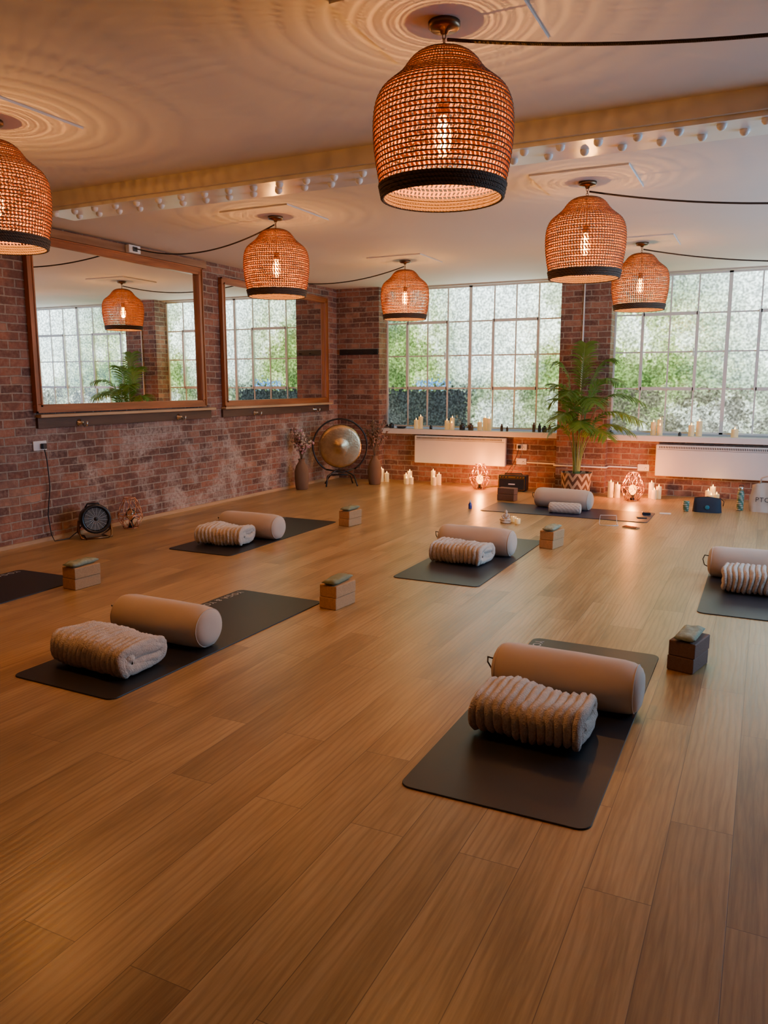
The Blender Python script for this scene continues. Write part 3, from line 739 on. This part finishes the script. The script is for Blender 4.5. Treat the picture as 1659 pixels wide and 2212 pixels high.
# ------------------------------------------------------------ palm
random.seed(11)
PX,PY=-2.17,10.14
e=empty('potted_kentia_palm',(PX,PY,0))
mb=MB(); mb.lathe([(.165,.0005),(.172,.01),(.185,.15),(.195,.285),(.20,.30),(.19,.30),(.18,.27),(.001,.265)],40,'pot'); mb.lathe([(.001,.268),(.178,.268)],24,'soil',cap=False); mb.obj('basket_pot',e)
st=MB(); lf=MB()
FR=[(80,2.02,.10,.0),(20,1.92,.38,.22),(200,1.84,.26,.15),(-30,1.72,.55,.35),(230,1.60,.38,.28),(0,1.55,.74,.52),(175,1.42,.34,.35),(-60,1.48,.56,.42),(-15,1.30,.78,.50),(250,1.26,.48,.4),(-100,1.55,.44,.36),(10,1.08,.62,.40),(205,1.02,.32,.3),(-45,1.02,.60,.38),(-80,1.15,.50,.38)]
for (az,Ht,reach,droop) in FR:
    a=radians(az+random.uniform(-6,6)); Ht*=.93
    d=Vector((cos(a),sin(a),0)); bx,by=cos(a)*.04,sin(a)*.04
    pts=[]
    for k in range(29):
        t=k/28
        z=.26+(Ht-.26)*(1-(1-t)**1.8)-droop*max(0,t-.55)**1.5*1.9+.06*t
        r=reach*(t**2.0)
        p=Vector((bx+d.x*r,by+d.y*r,z)); p.y=min(p.y,YP-.05-PY); pts.append(p)
    st.tube(pts,.0075,'palmst',6,r2=.0016)
    for k in range(13,29):
        for sub in (0,.5):
            if k==28 and sub: continue
            p=pts[k].lerp(pts[min(k+1,28)],sub); tg=(pts[min(k+1,28)]-pts[k-1]).normalized()
            u=(k+sub-13)/15
            side=tg.cross(Vector((0,0,1)))
            if side.length<.2: side=Vector((-d.y,d.x,0))
            side.normalize()
            Ln=.29*(sin(pi*(.20+.68*u)))**.8*random.uniform(.82,1.12)
            for sg in (-1,1):
                dr=(side*sg*.80+tg*.70+Vector((0,0,.10))+Vector((random.uniform(-.1,.1),random.uniform(-.1,.1),random.uniform(-.1,.1)))).normalized()
                wv=tg.cross(dr).cross(dr)
                if wv.length<.01: wv=tg.copy()
                wv.normalize(); wd=.0098
                vs=[];fs=[]
                for q in range(6):
                    tq=q/5; c_=p+dr*Ln*tq-Vector((0,0,1))*(Ln*.45*tq**2.2)
                    ww=wd*(sin(pi*min(1,.12+tq*.88)))**.7 if q<5 else .0005
                    vs+= [c_+wv*ww,c_-wv*ww]
                for q in range(5): fs.append((2*q,2*q+1,2*q+3,2*q+2))
                for vv in vs: vv.y=min(vv.y,YP-.03-PY)
                lf.add(vs,fs,'palm',True)
st.obj('stems',e); lf.obj('leaves',e)
# ------------------------------------------------------------ speaker
e=empty('amplifier_speaker',(-3.03,10.22,0),.05)
MB().box(-.19,.19,-.09,.09,.006,.215,'black',bev=.012).obj('cabinet',e)
mb=MB(); mb.box(-.172,.172,-.095,-.088,.025,.165,'ampcloth'); mb.obj('grille_cloth',e)
mb=MB()
for q in ((-.176,.176,.020,.024),(-.176,.176,.166,.170),(-.176,-.172,.02,.17),(.172,.176,.02,.17)): mb.box(q[0],q[1],-.097,-.0885,q[2],q[3],'gold')
mb.box(-.172,.172,-.093,-.0885,.178,.204,'gold'); mb.box(-.045,.045,-.100,-.094,.088,.104,'whitep')
for xx in (-.14,-.10,-.06,.06,.10,.14): mb.tube([(xx,-.092,.191),(xx,-.108,.191)],.008,'black',10)
mb.tube([(-.12,0,.215),(-.11,0,.232),(.11,0,.232),(.12,0,.215)],.007,'black',6)
for sx in (-.16,.16):
    for sy_ in (-.07,.07): mb.box(sx-.012,sx+.012,sy_-.012,sy_+.012,.0005,.007,'black')
mb.obj('trim_and_knobs',e)
# ------------------------------------------------------------ small floor items
mb=MB(); mb.lathe([(.019,.0005),(.021,.004),(.021,.055),(.012,.068),(.012,.072)],18,'bottleb'); mb.lathe([(.013,.072),(.013,.088),(.006,.092),(.006,.108),(.001,.11)],14,'whitep'); mb.obj('blue_dropper_bottle',None,(-3.02,8.47,0))
e=empty('buddha_figurine',(-2.37,7.76,0))
mb=MB(); mb.lathe([(.055,.0005),(.06,.01),(.055,.022)],20,'cream'); mb.ball((0,0,.036),.05,'cream',14,sc=(1,.7,.35)); mb.ball((0,0,.068),.028,'cream',12,sc=(1,.75,1.25)); mb.ball((0,0,.112),.017,'cream',12,sc=(1,1,1.15)); mb.ball((0,0,.132),.007,'cream',8)
for sg in (-1,1): mb.tube([(sg*.026,0,.09),(sg*.038,-.012,.066),(sg*.012,-.034,.05)],.008,'cream',7); mb.tube([(sg*.02,-.01,.036),(sg*.052,-.02,.034),(-sg*.01,-.045,.032)],.011,'cream',7)
mb.obj('figure',e)
e=empty('tealight_jars',(-2.24,7.74,0))
for i,(dx,dy) in enumerate(((0,0),(-.07,.10))):
    q=MB(); q.lathe([(.026,.0005),(.03,.004),(.032,.058),(.029,.058),(.027,.01),(.001,.01)],18,'wax',(dx,dy,0)); q.lathe([(.001,.035),(.027,.035)],14,'wax',(dx,dy,0),cap=False); q.lathe([(.001,.04),(.005,.046),(.001,.06)],8,'flame',(dx,dy,0)); q.obj('jar_%d'%(i+1),e)
e=empty('acrylic_bookstand',(-1.38,8.10,0),.3); mb=MB(); mb.tube([(-.09,-.04,.003),(-.09,.05,.003),(-.08,.06,.09),(.08,.06,.09),(.09,.05,.003),(.09,-.04,.003)],.003,'whitep',6); mb.tube([(-.09,-.04,.003),(.09,-.04,.003)],.003,'whitep',6); mb.obj('wire',e)
e=empty('mobile_phone',(-1.15,8.05,0),1.2); MB().box(-.037,.037,-.078,.078,.0005,.009,'copper',bev=.003).obj('case',e); MB().box(-.033,.033,-.073,.073,.009,.0098,'clear').obj('screen',e)
MB().box(-.045,.045,-.03,.03,.0065,.030,'jar',bev=.003).obj('card_box',None,(-1.12,8.92,0),(0,0,.2))
MB().box(-.06,.06,-.04,.04,.0005,.004,'whitep',bev=.001).obj('note_card',None,(-.94,9.10,0),(0,0,.1))
MB().box(-.05,.05,-.03,.03,.0065,.014,'dark',bev=.002).obj('small_notebook',None,(-1.13,8.66,0),(0,0,.3))
mb=MB(); mb.lathe([(.026,.0005),(.03,.005),(.036,.10),(.036,.112),(.03,.118),(.001,.119)],20,'bottleg'); mb.obj('travel_cup',None,(-.75,9.38,0))
e=empty('zip_pouch',(-.53,9.42,0),.05)
nx,nz=12,8
pm=MB()
for s_ in (1,-1):
    vs=[];fs=[]
    for a in range(nx+1):
        for b_ in range(nz+1):
            u=a/nx*2-1; v=b_/nz
            wd=.155*(1-.10*v); th=.055*(1-v)**.6*max(0,1-u**4)**.5+.004
            vs.append((u*wd,s_*th,.0005+v*(.17-.02*u*u)))
    for a in range(nx):
        for b_ in range(nz): q=a*(nz+1)+b_; fs.append((q,q+1,q+nz+2,q+nz+1))
    pm.add(vs,fs,'navy',True)
pm.obj('pouch',e); q=MB(); q.tube([(-.14,0,.158),(0,0,.175),(.14,0,.158)],.004,'blackm',6); q.tube([(.14,0,.158),(.17,-.01,.13),(.165,-.02,.08)],.004,'blackm',6)
q.lathe([(.001,0),(.026,.0),(.022,.003)],16,'teal',T=Matrix.Translation((.0,-.055,.06))@Matrix.Rotation(pi/2,4,'X')); q.obj('zip_and_badge',e)
mb=MB(); mb.lathe([(.034,.0005),(.037,.006),(.037,.20),(.028,.225),(.028,.23)],24,'bottleg'); mb.lathe([(.030,.23),(.030,.262),(.024,.268),(.001,.268)],20,'chrome'); mb.tube([(-.022,0,.262),(-.018,0,.29),(.018,0,.29),(.022,0,.262)],.004,'black',6); mb.obj('drinks_bottle',None,(-.20,9.72,0))
e=empty('canvas_tote_bag',(.07,9.72,0),-.1)
bg=MB()
for s_ in (1,-1):
    vs=[];fs=[]
    for a in range(13):
        for b_ in range(9):
            u=a/12*2-1; v=b_/8
            th=.07*(1-.55*v)*max(0,1-abs(u)**5)**.4+.004
            vs.append((u*(.17+.012*sin(v*5)),s_*th+.006*sin(u*9+v*4),.0005+v*(.33-.03*u*u)))
    for a in range(12):
        for b_ in range(8): q=a*9+b_; fs.append((q,q+1,q+10,q+9))
    bg.add(vs,fs,'canvas',True)
for s_ in (1,-1): bg.tube([(-.08,s_*.03,.30),(-.07,s_*.04,.38),(0,s_*.045,.41),(.07,s_*.04,.38),(.08,s_*.03,.30)],.007,'canvas',6)
bg.obj('bag',e); text_curve('PTON',.075,'dark',e,(-.11,-.085,.12),(pi/2-.1,0,0))
# ------------------------------------------------------------ world, camera
wd=bpy.data.worlds.new('world'); S.world=wd; wd.use_nodes=True
wd.node_tree.nodes['Background'].inputs[0].default_value=(.7,.8,.9,1); wd.node_tree.nodes['Background'].inputs[1].default_value=.3
cam=bpy.data.cameras.new('camera'); co=bpy.data.objects.new('camera',cam); C.collection.objects.link(co)
cam.sensor_fit='VERTICAL'; cam.sensor_height=24; cam.lens=1681.31/2212*24; cam.clip_start=.05
co.location=(0,0,1.433); co.rotation_euler=(radians(90-9.352),0,radians(26.016)); S.camera=co
